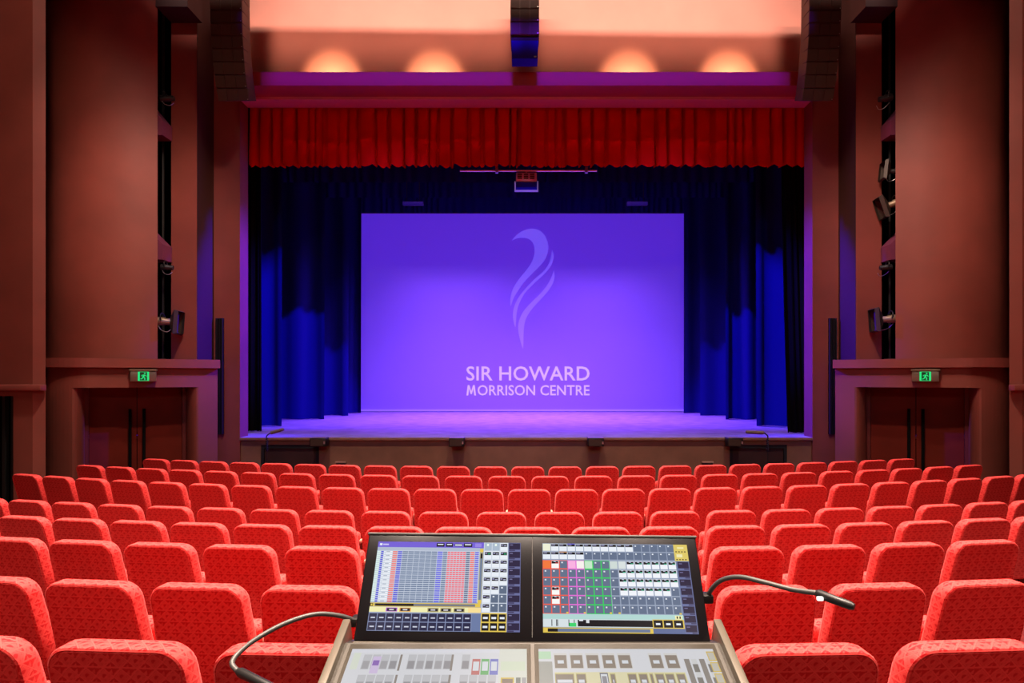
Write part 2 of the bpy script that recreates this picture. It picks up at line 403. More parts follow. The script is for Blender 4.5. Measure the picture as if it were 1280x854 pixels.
    gx0, gx1 = sorted((sd * 5.945, sd * 6.085)); gz0, gz1 = Z(543, 12.56), Z(398, 12.56)
    MB().box((gx0, 12.57, gz0), (gx1, 12.598, gz1)).build('backing', M['void'], gv)
    for x in (gx0, gx1 - 0.018): MB().box((x, 12.535, gz0), (x + 0.018, 12.57, gz1)).build('frame', M['blackmetal'], gv)
    for i in range(3):
        x = gx0 + 0.03 + i * 0.033; MB().box((x, 12.545, gz0), (x + 0.012, 12.57, gz1)).build('slat', M['blackmetal'], gv)

# ------------------------------------------------------------------ stage
st = MB().box((-PXI - 0.0, SD, STZ - 0.06), (PXI + 0.0, SD + 0.38, STZ)).box((-10.1, SD + 0.38, STZ - 0.06), (10.1, 23.4, STZ))
struct('stage_floor', st, M['stage'])
hx = [(X(325, SD), X(398, SD)), (X(913, SD), X(985, SD))]
hz = Z(556.5, SD)
fa = MB(); FY = SD + 0.04; fz0 = STZ - 0.061
cuts = [-PXI, hx[0][0], hx[0][1], hx[1][0], hx[1][1], PXI]
for i in (0, 2, 4): fa.box((cuts[i], FY, FZ), (cuts[i+1], FY + 0.08, fz0))
for i in (1, 3): fa.box((cuts[i], FY, hz), (cuts[i+1], FY + 0.08, fz0))
struct('stage_fascia', fa, M['fascia'])
struct('trim_7', MB().bevbox((-PXI, SD - 0.03, STZ - 0.055), (PXI, SD + 0.0, STZ), 0.008), M['lip'])
for i, (a, b) in enumerate(hx):
    t = thing('stage_hatch', 'dark recessed hatch door in the brown stage front, %s' % ('left of the stage boxes' if i == 0 else 'near the right end'), 'door')
    fr = MB().box((a + 0.002, FY + 0.005, FZ + 0.003), (a + 0.06, FY + 0.07, hz - 0.002)).box((b - 0.06, FY + 0.005, FZ + 0.003), (b - 0.002, FY + 0.07, hz - 0.002)).box((a + 0.06, FY + 0.005, hz - 0.07), (b - 0.06, FY + 0.07, hz - 0.002))
    fr.build('hatch_frame', M['black'], t)
    MB().box((a + 0.065, FY + 0.04, FZ + 0.005), (b - 0.065, FY + 0.075, hz - 0.075)).build('hatch_panel', M['fascia_door'], t)
struct('wall_stage_rear', MB().box((-10.2, 23.5, FZ), (10.2, 23.6, CZ)), M['void'])
struct('wall_stage_side', MB().box((-10.19, SD + 0.4, STZ), (-10.1, 23.4, CZ)).box((10.1, SD + 0.4, STZ), (10.19, 23.4, CZ)), M['void'])
struct('ceiling_stage', MB().box((-10.1, SD + 0.4, CZ - 0.1), (10.1, 23.4, CZ - 0.01)), M['void'])

# ------------------------------------------------------------------ curtains
def drape(name, x0, x1, y, z0, z1, m, folds, amp, seed, hem=0.0, nz=8, lean=0.0, parent=None, per=10, pleat=False):
    rnd = random.Random(seed); wd = [0.5 + rnd.random() for _ in range(folds)]; tot = sum(wd)
    cols = []; u = 0.0
    for w_ in wd:
        a = amp * (0.55 + 0.7 * rnd.random()); sk = rnd.uniform(-0.22, 0.22); flat = rnd.random()
        for j in range(per):
            q = j / per; qq = q ** (1 + sk)
            yy = -math.cos(2 * PI * qq); yy = math.copysign(abs(yy) ** (0.45 + 0.5 * flat), yy)
            if pleat:                                    # flat box pleats with narrow deep gaps
                g = 0.14 + 0.16 * flat
                yy = 1.0 if q < g * 0.6 else (-1.0 + 0.9 * (q - g) * sk * 3 - 0.25 * math.sin((q - g) / (1 - g) * PI) if q > g else 0.1)
            cols.append((u + q * w_ / tot, yy * a, math.sin(2 * PI * qq + 0.7) ))
        u += w_ / tot
    cols.append((1.0, cols[0][1], cols[0][2]))
    vs = []; nc = len(cols)
    for j in range(nz + 1):
        t = j / nz
        for (u, yy, hh) in cols:
            grow = 0.75 + 0.25 * t
            xx = x0 + (x1 - x0) * u + math.sin(u * 37 + t * 2.1 + seed) * 0.012 * t
            z = z1 + (z0 - z1) * t - (hem * (0.5 + 0.5 * hh) if j == nz else 0) * -1
            vs.append((xx, y + yy * grow - lean * t * t, z))
    fs = [(j*nc+i, j*nc+i+1, (j+1)*nc+i+1, (j+1)*nc+i) for j in range(nz) for i in range(nc - 1)]
    mb = MB().add(vs, fs, True); o = mb.build(name, m, parent)
    o.data.set_sharp_from_angle(angle=R(80)); return o
tag(drape('valance_curtain', X(310, 13.08), X(1007, 13.08), 13.16, Z(210.5, 13.1), ZL + 0.25, M['pelmet'], 44, 0.11, 3, 0.075, 6, per=14, pleat=True), 'short red pleated valance curtain across the top of the stage opening', 'curtain')
LEGS = [  # side, inner x, y, base py, folds
    (-1, X(354, 15.5), 15.5, 2.2), (-1, X(407, 18.0), 18.0, 2.6), (-1, X(437, 19.7), 19.7, 2.8), (-1, X(453, 21.2), 21.2, 3.0),
    (1, X(943, 15.5), 15.5, 2.2), (1, X(904, 18.0), 18.0, 2.6), (1, X(874, 19.7), 19.7, 2.8), (1, X(854, 21.2), 21.2, 3.0)]
nth = ['first', 'second', 'third', 'fourth']
for i, (sd, xi, y, wd) in enumerate(LEGS):
    a, b = sorted((xi, xi + sd * (wd + 0.6)))
    lab = 'black velvet leg curtain lit blue, %s from the audience on the %s side of stage' % (nth[i % 4], 'left' if sd < 0 else 'right')
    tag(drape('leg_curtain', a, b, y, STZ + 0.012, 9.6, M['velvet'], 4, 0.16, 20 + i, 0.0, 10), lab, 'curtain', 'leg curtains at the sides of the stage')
for sd, px0, px1, fl_ in ((-1, 309, 327, 0.0), (1, 974, 1007, 0.35)):
    a, b = X(px0, 14.0), X(px1, 14.0)
    tag(drape('house_curtain', a, b, 14.0, STZ + 0.012, 9.6, M['velvet_black'], 4 if sd > 0 else 3, 0.09, 41 + sd, 0.0, 10, fl_), 'bunched black house curtain hanging at the %s edge of the stage opening' % ('left' if sd < 0 else 'right'), 'curtain')
for i, (y, py) in enumerate(((16.2, 228), (18.8, 247), (21.5, 266))):
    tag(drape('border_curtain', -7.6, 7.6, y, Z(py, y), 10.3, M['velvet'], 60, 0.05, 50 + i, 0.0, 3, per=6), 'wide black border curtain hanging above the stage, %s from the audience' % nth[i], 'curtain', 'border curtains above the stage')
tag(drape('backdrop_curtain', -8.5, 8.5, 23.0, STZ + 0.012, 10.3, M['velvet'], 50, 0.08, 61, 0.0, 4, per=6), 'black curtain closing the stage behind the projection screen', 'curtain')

# ------------------------------------------------------------------ projection screen
YS = 21.95
def screen_material(name, base, emit, es):
    return mat(name, base, 0.8, spec=0.1, emit=emit, estr=es)
scr = thing('projection_screen', 'large violet projection screen with feather emblem and white lettering at the back of the stage', 'screen', (0, YS, STZ))
sx0, sx1 = X(448, YS), X(855, YS); sz0 = STZ + 0.02; sz1 = Z(267, YS)
def rel(p): return (p[0], p[1] - YS, p[2] - STZ)
MB().box(rel((sx0, YS, sz0)), rel((sx1, YS + 0.02, sz1))).build('screen_cloth', screen_material('screen_cloth', (0.34, 0.32, 0.40), (0.052, 0.013, 0.50), 1.0), scr)
MB().box(rel((sx0, YS - 0.02, sz0)), rel((sx1, YS - 0.001, sz0 + 0.07))).build('bottom_hem', screen_material('screen_hem', (0.5, 0.48, 0.6), (0.10, 0.05, 0.6), 1.0), scr)
MB().tube([rel((sx0 - 0.1, YS + 0.03, sz1 + 0.04)), rel((sx1 + 0.1, YS + 0.03, sz1 + 0.04))], 0.03).build('top_batten', M['blackmetal'], scr)
for x in (sx0 + 0.5, 0.0, sx1 - 0.5): MB().tube([rel((x, YS + 0.03, sz1 + 0.05)), rel((x, YS + 0.03, CZ - 0.12))], 0.008, 5).build('hanging_wire', M['blackmetal'], scr)
m_em = screen_material('emblem_light', (0.42, 0.40, 0.48), (0.11, 0.065, 0.72), 1.0)
m_tx = screen_material('lettering_light', (0.5, 0.48, 0.55), (0.40, 0.32, 0.85), 1.0)
FEATHER = [
 [(248,110),(266,88),(290,70),(318,59),(345,57),(372,65),(393,85),(405,110),(410,140),(405,172),(390,202),(360,235),(330,265),(300,297),(272,338),(254,370),(243,402),
  (241,372),(248,338),(262,308),(283,278),(310,245),(334,210),(346,180),(349,150),(343,122),(325,103),(298,97),(270,100)],
 [(428,150),(433,172),(431,198),(420,225),(395,255),(365,284),(335,312),(305,345),(283,385),(270,430),(265,495),(255,465),(253,430),(262,395),(280,360),(305,328),(345,285),(385,250),(408,222),(420,190)],
 [(435,240),(438,268),(431,298),(412,330),(385,362),(355,394),(330,425),(312,455),(303,490),(300,540),(298,590),(287,560),(279,525),(276,495),(281,465),(296,430),(320,400),(350,370),(382,338),(408,304),(426,270)]]
em = None
for poly in FEATHER:
    pts = [P(570 + a / 3.556, 270 + b / 3.556, YS) for a, b in poly]
    loop = spline([(p.x, 0, p.z) for p in pts] + [(pts[0].x, 0, pts[0].z)], 3)[:-1]
    bm = bmesh.new(); vv = [bm.verts.new((p.x, -0.004, p.z - STZ)) for p in loop]
    f_ = bm.faces.new(vv); ex = bmesh.ops.extrude_face_region(bm, geom=[f_])
    for e in ex['geom']:
        if isinstance(e, bmesh.types.BMVert): e.co.y += 0.0035
    bmesh.ops.triangulate(bm, faces=[q for q in bm.faces if len(q.verts) > 4]); bmesh.ops.recalc_face_normals(bm, faces=bm.faces[:])
    me = bpy.data.meshes.new('emblem_feather'); bm.to_mesh(me); bm.free(); me.materials.append(m_em)
    o = bpy.data.objects.new('emblem_feather', me); COL.objects.link(o); o.parent = scr
def text_mesh(name, body, x0, x1, zb, zt, y, m, parent, off=0.02, squash=True, depth=0.004):
    cu = bpy.data.curves.new(name + '_src', 'FONT'); cu.body = body; cu.extrude = depth; cu.offset = off; cu.size = 1.0; cu.resolution_u = 3
    cu.space_character = 1.02
    to = bpy.data.objects.new(name + '_src', cu); COL.objects.link(to)
    dg = bpy.context.evaluated_depsgraph_get(); dg.update()
    me = bpy.data.meshes.new_from_object(to.evaluated_get(dg)); bpy.data.objects.remove(to); bpy.data.curves.remove(cu)
    xs_ = [v.co.x for v in me.vertices]; ys_ = [v.co.y for v in me.vertices]; a, b = min(xs_), max(xs_); c, d = min(ys_), max(ys_)
    for v in me.vertices:
        x, yy, z = v.co
        v.co = (x0 + (x - a) / (b - a) * (x1 - x0), y - z, zb + (yy - c) / (d - c) * (zt - zb))
    me.name = name; me.materials.clear(); me.materials.append(m)
    o = bpy.data.objects.new(name, me); COL.objects.link(o)
    if parent: o.parent = parent
    return o
for body, ya, yb in (('SIR HOWARD', 458, 476), ('MORRISON CENTRE', 481.5, 494.5)):
    xl = X(583, YS)
    if body[0] == 'M':                                   # the splayed capital M is cut by hand
        wm = (X(737, YS) - xl) * 0.0785; zb_, zt_ = Z(yb, YS) - STZ, Z(ya, YS) - STZ; hm = zt_ - zb_
        mp = [(0.0, 0), (0.19, 0), (0.27, 0.66), (0.44, 0.12), (0.56, 0.12), (0.73, 0.66), (0.81, 0), (1.0, 0), (0.86, 1), (0.69, 1), (0.5, 0.40), (0.31, 1), (0.14, 1)]
        n_ = len(mp); vv = [(xl + a_ * wm, y_, zb_ + b_ * hm) for y_ in (-0.009, -0.001) for a_, b_ in mp]
        MB().add(vv, [(0, 1, 2, 12), (2, 11, 12), (2, 3, 10, 11), (3, 4, 10), (4, 5, 9, 10), (5, 8, 9), (5, 6, 7, 8)] + [((k + 1) % n_, k, n_ + k, n_ + (k + 1) % n_) for k in range(n_)]).build('lettering', m_tx, scr)
        body = body[1:]; xl += (X(737, YS) - xl) * 0.091
    text_mesh('lettering', body, xl, X(737, YS), Z(yb, YS) - STZ, Z(ya, YS) - STZ, -0.005, m_tx, scr, 0.012)['kind'] = 'stuff'

# ------------------------------------------------------------------ batten with projector, little hanging lights
bt = thing('lighting_batten', 'thin violet lit batten pipe hanging just below the red valance', 'batten', (0, 14.0, Z(213.5, 14.0)))
MB().tube([(X(575, 14), 0, 0), (X(746, 14), 0, 0)], 0.022, 8).build('pipe', M['silver'], bt)
for px in (621, 733): MB().box((X(px, 14) - 0.03, -0.035, -0.05), (X(px, 14) + 0.03, 0.035, 0.07)).build('clamp', M['silver'], bt)
for px in (590, 700): MB().tube([(X(px, 14), 0, 0.02), (X(px, 14), 0, CZ - 0.15 - Z(213.5, 14.0))], 0.008, 5).build('hanging_wire', M['blackmetal'], bt)
pj = thing('projector', 'violet lit projector in a cradle hung under the batten at the top of the stage', 'projector', (X(658, 13.9), 13.9, Z(240, 13.9)))
u_ = 13.9 / F
MB().bevbox((-13 * u_, -0.05, 12.5 * u_), (13 * u_, 0.35, 23.5 * u_), 0.012).build('body', mat('violet_lit_projector_case', (0.75, 0.55, 0.85), 0.4), pj)  # violet light put into the case colour
for k in range(3):
    g = MB()
    for r_ in range(3): g.box((-11 * u_ + k * 7.7 * u_, -0.062, (15.5 + r_ * 2.4) * u_), (-5.4 * u_ + k * 7.7 * u_, -0.049, (16.9 + r_ * 2.4) * u_))
    g.build('vent_grille', M['blackmetal'], pj)['kind'] = 'stuff'
MB().bevbox((-13 * u_, -0.06, 5 * u_), (13 * u_, 0.30, 11.5 * u_), 0.01).build('lower_case', M['blue'], pj)
cr_ = MB()
for q in (-1, 1): cr_.box((q * 14 * u_ - 0.012, -0.09, 0), (q * 14 * u_ + 0.012, 0.0, 12 * u_))
cr_.box((-14 * u_, -0.09, 0), (14 * u_, -0.0, 0.018)); cr_.box((-0.02, 0.1, 23 * u_), (0.02, 0.14, 27 * u_))
cr_.build('cradle', M['silver'], pj)
for px0, px1, nm in ((503, 530, 'left'), (783, 810, 'right')):
    zz = Z(254.5, 18.2); cx = (X(px0, 18.2) + X(px1, 18.2)) / 2; hw = 13 * 18.2 / F
    h = thing('hanging_light_bar', 'small dim blue light bar hanging above the screen on the %s' % nm, 'light', (cx, 18.2, zz))
    MB().bevbox((-hw, -0.06, -0.05), (hw, 0.06, 0.05), 0.015).build('housing', M['navy'], h)
    for q in (-0.6, 0.6): MB().tube([(q * hw, 0, 0.04), (q * hw, 0, CZ - 0.12 - zz)], 0.01, 5).build('hanger', M['blackmetal'], h)

# ------------------------------------------------------------------ line arrays
def cabinet(wd, ht, dp, parent, Mx):
    c = MB(); c.bevbox((-wd/2, 0.012, -ht), (wd/2, dp, -0.006), 0.006, seg=1)
    o = c.build('cabinet', M['speaker_box'], parent); o.matrix_local = Mx
    for k, (a, b) in enumerate(((-0.5, -0.18), (-0.165, 0.165), (0.18, 0.5))):
        MB().box((a * wd + 0.006, 0.0, -ht + 0.01), (b * wd - 0.004, 0.014, -0.014)).build('grille', M['speaker'], o)
    for a in (-0.03, 0.03):
        pass
    MB().box((wd/2 - 0.03, -0.004, -ht + 0.02), (wd/2 - 0.015, 0.004, -ht + 0.035)).build('rigging_pin', M['silver'], o)
    return o
for sd, nm in ((-1, 'left'), (1, 'right')):
    px = 282 if sd < 0 else 1032
    ar = thing('line_array_speaker', 'curved black line array of stacked speaker boxes hanging at the %s of the stage' % nm, 'speaker', (X(px, 11.2), 11.2, 9.20))
    y = 0.0; z = 0.0
    for t_ in (0, 0, 1, 3, 5, 8, 11, 15, 19, 23):
        cabinet(0.56, 0.213, 0.34, ar, Matrix.Translation((0, y, z)) @ Matrix.Rotation(R(t_), 4, 'X'))
        y += math.sin(R(t_)) * 0.215; z -= math.cos(R(t_)) * 0.215
    MB().box((-0.25, 0.03, 0.0), (0.25, 0.33, 0.06)).build('rigging_frame', M['blackmetal'], ar)
    for q in (-0.2, 0.2): MB().tube([(q, 0.18, 0.05), (q, 0.18, CZ - 9.2)], 0.012, 6).build('chain', M['blackmetal'], ar)
ca = thing('center_speaker_cluster', 'dark speaker cluster with blue lit underside hanging over the middle of the stage', 'speaker', (X(656, 11.4), 11.4, Z(43.5, 11.4)))
u_ = 11.4 / F
for k in range(5): cabinet(36 * u_, 16.4 * u_, 0.42, ca, Matrix.Translation((0, 0, (k + 1) * 16.5 * u_)))
zz = Z(43.5, 11.4)
MB().bevbox((-17.5 * u_, 0.05, -6.5 * u_), (17 * u_, 0.40, -0.004), 0.008).build('bottom_frame', M['black'], ca)
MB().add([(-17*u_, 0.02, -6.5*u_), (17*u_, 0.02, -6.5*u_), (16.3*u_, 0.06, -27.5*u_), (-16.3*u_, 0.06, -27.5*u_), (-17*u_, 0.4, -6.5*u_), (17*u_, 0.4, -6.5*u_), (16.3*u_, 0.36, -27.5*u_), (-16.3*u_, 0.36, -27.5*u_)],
     [(3,2,1,0),(4,5,6,7),(0,4,7,3),(1,2,6,5),(2,3,7,6),(0,1,5,4)]).build('blue_lit_bottom_box', M['blue'], ca)
MB().box((11.5*u_, 0.045, -26.3*u_), (14.5*u_, 0.058, -24.8*u_)).build('maker_plate', M['silver'], ca)
for q in (-0.15, 0.15): MB().tube([(q, 0.2, 82*u_), (q, 0.2, CZ - zz)], 0.012, 6).build('chain', M['blackmetal'], ca)

# ------------------------------------------------------------------ exit signs
def exit_sign(sd, nm):
    px = 179 if sd < 0 else 1134
    s = solve_s(179) if sd < 0 else solve_s(2 * VX - 1134 - 12)
    p = T(sd, s, 0.0, Z(477, 11.35)); ang = math.atan2(-NRM.x * sd * -1, -NRM.y) if False else (math.atan2(E1.y * 1, E1.x) * sd)
    t = thing('exit_sign', 'green running man exit sign on grey box above the %s side doors' % nm, 'sign', p, ang)
    # local: x along the wall, -y out of the wall
    MB().bevbox((-0.20, -0.11, 0.0), (0.20, -0.005, 0.19), 0.008).build('housing', M['steel'], t)
    MB().bevbox((-0.215, -0.125, 0.185), (0.215, -0.004, 0.215), 0.006).build('canopy', M['brass'], t)
    pn = MB().box((-0.085, -0.114, 0.012), (0.085, -0.109, 0.172)).build('panel', M['green'], t)
    MB().box((-0.055, -0.116, 0.02), (0.055, -0.1142, 0.166)).build('pictogram_field', M['greendark'], pn)
    mn = MB(); y0, y1 = -0.1185, -0.1162
    def limb(pts, w_):
        for (a, b), (c, d) in zip(pts[:-1], pts[1:]):
            dx, dz = c - a, d - b; L = math.hypot(dx, dz); nx, nz = -dz / L * w_, dx / L * w_
            mn.add([(a+nx, y0, b+nz), (c+nx, y0, d+nz), (c-nx, y0, d-nz), (a-nx, y0, b-nz)], [(0, 1, 2, 3)])
    limb([(0.012, 0.118), (-0.006, 0.078)], 0.012); limb([(0.008, 0.116), (0.034, 0.108), (0.042, 0.088)], 0.006)
    limb([(0.008, 0.116), (-0.022, 0.112), (-0.032, 0.092)], 0.006)
    limb([(-0.004, 0.08), (0.022, 0.062), (0.018, 0.028)], 0.008); limb([(-0.006, 0.08), (-0.018, 0.052), (-0.045, 0.044)], 0.008)
    mn.add([(0.02 + 0.013*math.cos(a), y0, 0.143 + 0.013*math.sin(a)) for a in [2*PI*i/10 for i in range(10)]], [list(range(10))])
    mn.build('running_man', M['green'], pn)['kind'] = 'stuff'
exit_sign(-1, 'left'); exit_sign(1, 'right')

# ------------------------------------------------------------------ lamps and shelves in the tower slots
def spotlight(label, loc, rz, tilt, k=1.0, barn=True, gold=True, pole=None):
    t = thing('stage_spotlight', label, 'spotlight', loc, rz, 'spotlights in the side slots')
    m = Matrix.Rotation(R(tilt), 4, 'Y')
    def tp(p): return m @ Vector(p)
    b = MB().tube([tp((x * k, 0, 0)) for x in (-0.17, -0.16, -0.02, 0.0, 0.10, 0.11)], [0.05*k, 0.075*k, 0.075*k, 0.06*k, 0.06*k, 0.055*k], 14)
    b.build('body', M['brass'] if gold else M['blackmetal'], t)
    if barn:
        bd = MB().add([tp(p) for p in ((0.10*k,-0.08*k,-0.08*k),(0.10*k,0.08*k,-0.08*k),(0.10*k,0.08*k,0.08*k),(0.10*k,-0.08*k,0.08*k),
                               (0.20*k,-0.19*k,-0.22*k),(0.20*k,0.19*k,-0.22*k),(0.20*k,0.19*k,0.22*k),(0.20*k,-0.19*k,0.22*k),
                               (0.26*k,-0.15*k,-0.20*k),(0.26*k,0.15*k,-0.20*k),(0.26*k,0.15*k,0.20*k),(0.26*k,-0.15*k,0.20*k))],
                      [(0,4,5,1),(1,5,6,2),(2,6,7,3),(3,7,4,0),(4,8,9,5),(5,9,10,6),(6,10,11,7),(7,11,8,4)])
        bd.build('barn_door', mat('brown_black_barn_door', (0.05, 0.035, 0.025), 0.5, 0.3), t)
    yk = MB().tube(spline([tp((-0.05*k, -0.09*k, 0)), tp((-0.07*k, -0.09*k, 0.10*k)), tp((-0.08*k, 0, 0.15*k)), tp((-0.07*k, 0.09*k, 0.10*k)), tp((-0.05*k, 0.09*k, 0))], 4), 0.010, 6)
    yk.build('yoke', M['blackmetal'], t)
    MB().tube(spline([(-0.12*k, -0.03, -0.08*k), (-0.05*k, -0.08, -0.16*k), (0.06*k, -0.09, -0.19*k), (0.13*k, -0.06, -0.12*k)], 5), 0.006, 5).build('cable', M['silver'], t)
    if pole is not None:
        MB().tube([(-0.08*k, 0, 0.14*k), (pole[0], pole[1], 0.14*k)], 0.014, 6).build('clamp_arm', M['blackmetal'], t)
for sd, nm in ((-1, 'left'), (1, 'right')):
    pl = thing('lighting_boom', 'thin vertical black lighting pipe inside the dark %s wall slot' % nm, 'pipe', (sd * 6.84, 12.05, ledge_top))
    MB().tube([(0, 0, 0), (0, 0, CZ - ledge_top)], 0.022, 8).build('pole', M['blackmetal'], pl)
    MB().tube([(0, 0, 0), (0, 0, 0.03)], 0.09, 12).build('base_plate', M['blackmetal'], pl)
    rz = 0.12 if sd < 0 else PI - 0.12
    spotlight('bronze spotlight with open barn doors low in the %s wall slot' % nm, (sd * 6.60, 11.72, Z(402 if sd < 0 else 399, 11.7)), rz, 4, 1.0)
    spotlight('small black spotlight tube poking out high from the %s wall slot' % nm, (sd * 6.56, 11.74, Z(122, 11.7)), rz, -5 if sd < 0 else 8, 0.85, False, False)
    spotlight('small spotlight tube beneath the lower shelf of the %s wall slot' % nm, (sd * 6.57, 11.74, Z(334, 11.7)), rz, 3, 0.75, False, False)
    if sd > 0:
        spotlight('upper boxy dark spotlight between the shelves of the right wall slot', (6.72, 11.72, Z(214, 11.7)), rz, -6, 0.8, True, False)
        spotlight('lower boxy dark spotlight between the shelves of the right wall slot', (6.70, 11.72, Z(255, 11.7)), rz, 18, 0.95, True, True)
    for (ya, yb, yc, lab) in ((128, 165, 172, 'upper'), (286, 318, 326, 'lower')):
        z0, z1 = Z(yc, 11.75), Z(yb, 11.75); z2 = Z(ya, 11.75)
        sh = thing('slot_shelf', '%s sloping maroon shelf bracket wedged inside the %s wall slot' % (lab, nm), 'shelf', (0, 0, 0))
        xa, xb = sd * 6.61, sd * 7.02
        MB().add([(xa, 11.62, z0), (xb, 11.62, z0), (xb, 11.94, z0), (xa, 11.94, z0), (xa, 11.62, z1 + 0.16), (xb, 11.62, z2 + 0.1), (xb, 11.94, z2 + 0.1), (xa, 11.94, z1 + 0.16)],
                 [(0,3,2,1),(4,5,6,7),(0,1,5,4),(1,2,6,5),(2,3,7,6),(3,0,4,7)]).build('bracket', mat('plum_paint', (0.16, 0.03, 0.07), 0.5), sh)

# ------------------------------------------------------------------ stage edge: fill speakers, stand lights, wall boxes
for i, (px0, px1) in enumerate(((390, 410), (562, 581), (734, 754), (907, 926))):
    a, b = X(px0, 12.5), X(px1, 12.5)
    t = thing('fill_speaker', 'small black fill speaker hooked on the stage lip, %s of four from the left' % nth[i], 'speaker', ((a + b) / 2, 12.44, Z(557.5, 12.5)), 0, 'fill speakers along the stage edge')
    hw = (b - a) / 2
    MB().bevbox((-hw, -0.09, 0.0), (hw, 0.125, 0.165), 0.010).build('case', M['blackmetal'], t)
    MB().box((-hw + 0.02, -0.096, 0.015), (hw - 0.05, -0.089, 0.14)).build('grille', M['speaker'], t)
    MB().box((-hw + 0.01, -0.08, 0.165), (hw - 0.01, 0.14, 0.172)).build('hook_plate', M['silver'], t)
    MB().box((hw - 0.04, -0.098, 0.05), (hw - 0.012, -0.088, 0.10)).build('badge', M['white'] if False else M['silver'], t)
for px0, px1, nm in ((420, 432, 'left'), (878, 891, 'right')):
    a, b = X(px0, 12.6), X(px1, 12.6); z1 = Z(577, 12.6)
    t = thing('outlet_box', 'small black outlet box on the brown stage front, at the %s hatch' % nm, 'outlet', ((a + b) / 2, FY - 0.001, z1 - 0.16))
    hw = (b - a) / 2
    MB().bevbox((-hw, -0.05, 0.0), (hw, -0.001, 0.135), 0.006).build('box', M['black'], t)
    MB().box((-hw - 0.01, -0.07, 0.135), (hw + 0.01, -0.001, 0.16)).build('cover', M['arm'], t)
    for q in (-0.03, 0.03): MB().box((q - 0.012, -0.056, 0.03), (q + 0.012, -0.049, 0.075)).build('socket', M['silver'], t)
for sd, nm, pa, pb, st_ in ((-1, 'left', (338, 541.3), (355, 536.5), 333.5), (1, 'right', (955, 541), (932, 540), 959.5)):
    d = 12.25
    t = thing('stand_light', 'thin black stand with tilted tube lamp before the %s end of the stage' % nm, 'light', (X(st_, d), d, FZ))
    bx, by = X(st_, d), d
    a, b = P(*pa, d), P(*pb, d)
    la = Vector((a.x - bx, 0, a.z - FZ)); lb = Vector((b.x - bx, 0, b.z - FZ))
    MB().tube([la, la.lerp(lb, 0.05), la.lerp(lb, 0.95), lb], [0.02, 0.035, 0.030, 0.015], 10).build('lamp_tube', M['lamp'], t)
    topz = Z(545, d) - FZ
    MB().tube(spline([(0, 0, topz - 0.06), (0.0, 0, topz), la], 5), 0.012, 6).build('neck', M['black'], t)
    MB().tube([(0, 0, 0.02), (0, 0, topz - 0.3)], 0.007, 6).build('pole', M['blackmetal'], t)
    ch = [(0.018 * math.cos(i * 1.1), 0.018 * math.sin(i * 1.1), topz - 0.3 + 0.25 * i / 40) for i in range(41)]
    MB().tube(ch, 0.009, 5).build('coiled_cable', M['black'], t)
    MB().tube([(0, 0, 0), (0, 0, 0.02)], 0.13, 16).build('base', M['blackmetal'], t)

# ------------------------------------------------------------------ theatre seats
def outline(wb, wt, z0, z1, r, inset=0.0, n=7):          # rounded-top back outline in x, z
    pts = []; wt = wt - 2 * inset; wb = wb - 2 * inset; z1 = z1 - inset; z0 = z0 + inset; r = max(r - inset, 0.01)
    rb = 0.03
    for cx, cz, a0, rr in ((wt/2 - r, z1 - r, 0, r), (-wt/2 + r, z1 - r, PI/2, r), (-wb/2 + rb, z0 + rb, PI, rb), (wb/2 - rb, z0 + rb, 1.5*PI, rb)):
        for i in range(n):
            a = a0 + PI/2 * i / (n - 1); pts.append((cx + rr * math.cos(a), cz + rr * math.sin(a)))
    return pts
HGT = 0.88
def seat_back():
    rings = [(0.030, 0.004), (0.016, 0.001), (0.013, 0.005), (0.010, 0.002), (0.003, 0.006), (0.0, 0.016), (0.0, 0.070), (0.006, 0.086), (0.022, 0.097), (0.05, 0.100)]
    vs = []; nn = None; sh = math.tan(R(15))
    for ins, y in rings:
        o = outline(0.488, 0.462, HGT - 0.56, HGT, 0.085, ins); nn = len(o)
        for x, z in o: vs.append((x, y + (HGT - z) * sh, z))
    fs = []
    for i in range(len(rings) - 1):
        for k in range(nn): fs.append((i*nn+k, (i+1)*nn+k, (i+1)*nn+(k+1) % nn, i*nn+(k+1) % nn))
    fs.append(list(range(nn))); fs.append(list(range((len(rings)-1)*nn, len(rings)*nn))[::-1])
    return MB().add(vs, fs, True)
def make_seat():
    t = thing('theatre_seat', 'seat', 'seat', (0, 0, 0), 0, 'red theatre seats in curved rows')
    seat_back().build('backrest', M['fabric'], t)
    c = MB(); m = Matrix.Translation((0, 0.345, 0.28)) @ Matrix.Rotation(R(105), 4, 'X')
    c.bevbox((-0.228, -0.02, -0.05), (0.228, 0.36, 0.05), 0.035, m, 3); c.build('seat_cushion', M['fabric'], t)
    a = MB().bevbox((0.240, 0.20, 0.535), (0.272, 0.50, 0.57), 0.010); ao = a.build('armrest', M['arm'], t)
    MB().box((0.246, 0.22, 0.10), (0.266, 0.46, 0.535)).build('side_panel', M['frame'], t)
    MB().box((-0.03, 0.20, 0.0), (0.03, 0.30, 0.34)).box((-0.10, 0.14, 0.0), (0.10, 0.36, 0.02)).build('pedestal', M['frame'], t)
    return t
def copy_thing(o):
    c = o.copy(); COL.objects.link(c)
    for ch in list(o.children):
        d = ch.copy(); COL.objects.link(d); d.parent = c
    return c
ORD = 'first second third fourth fifth sixth seventh eighth ninth tenth eleventh twelfth thirteenth fourteenth fifteenth sixteenth seventeenth eighteenth nineteenth twentieth twenty-first twenty-second twenty-third twenty-fourth twenty-fifth'.split()
ROWNAME = ['front row', 'second row', 'third row', 'fourth row', 'fifth row', 'sixth row', 'seventh row', 'row nearest the camera']
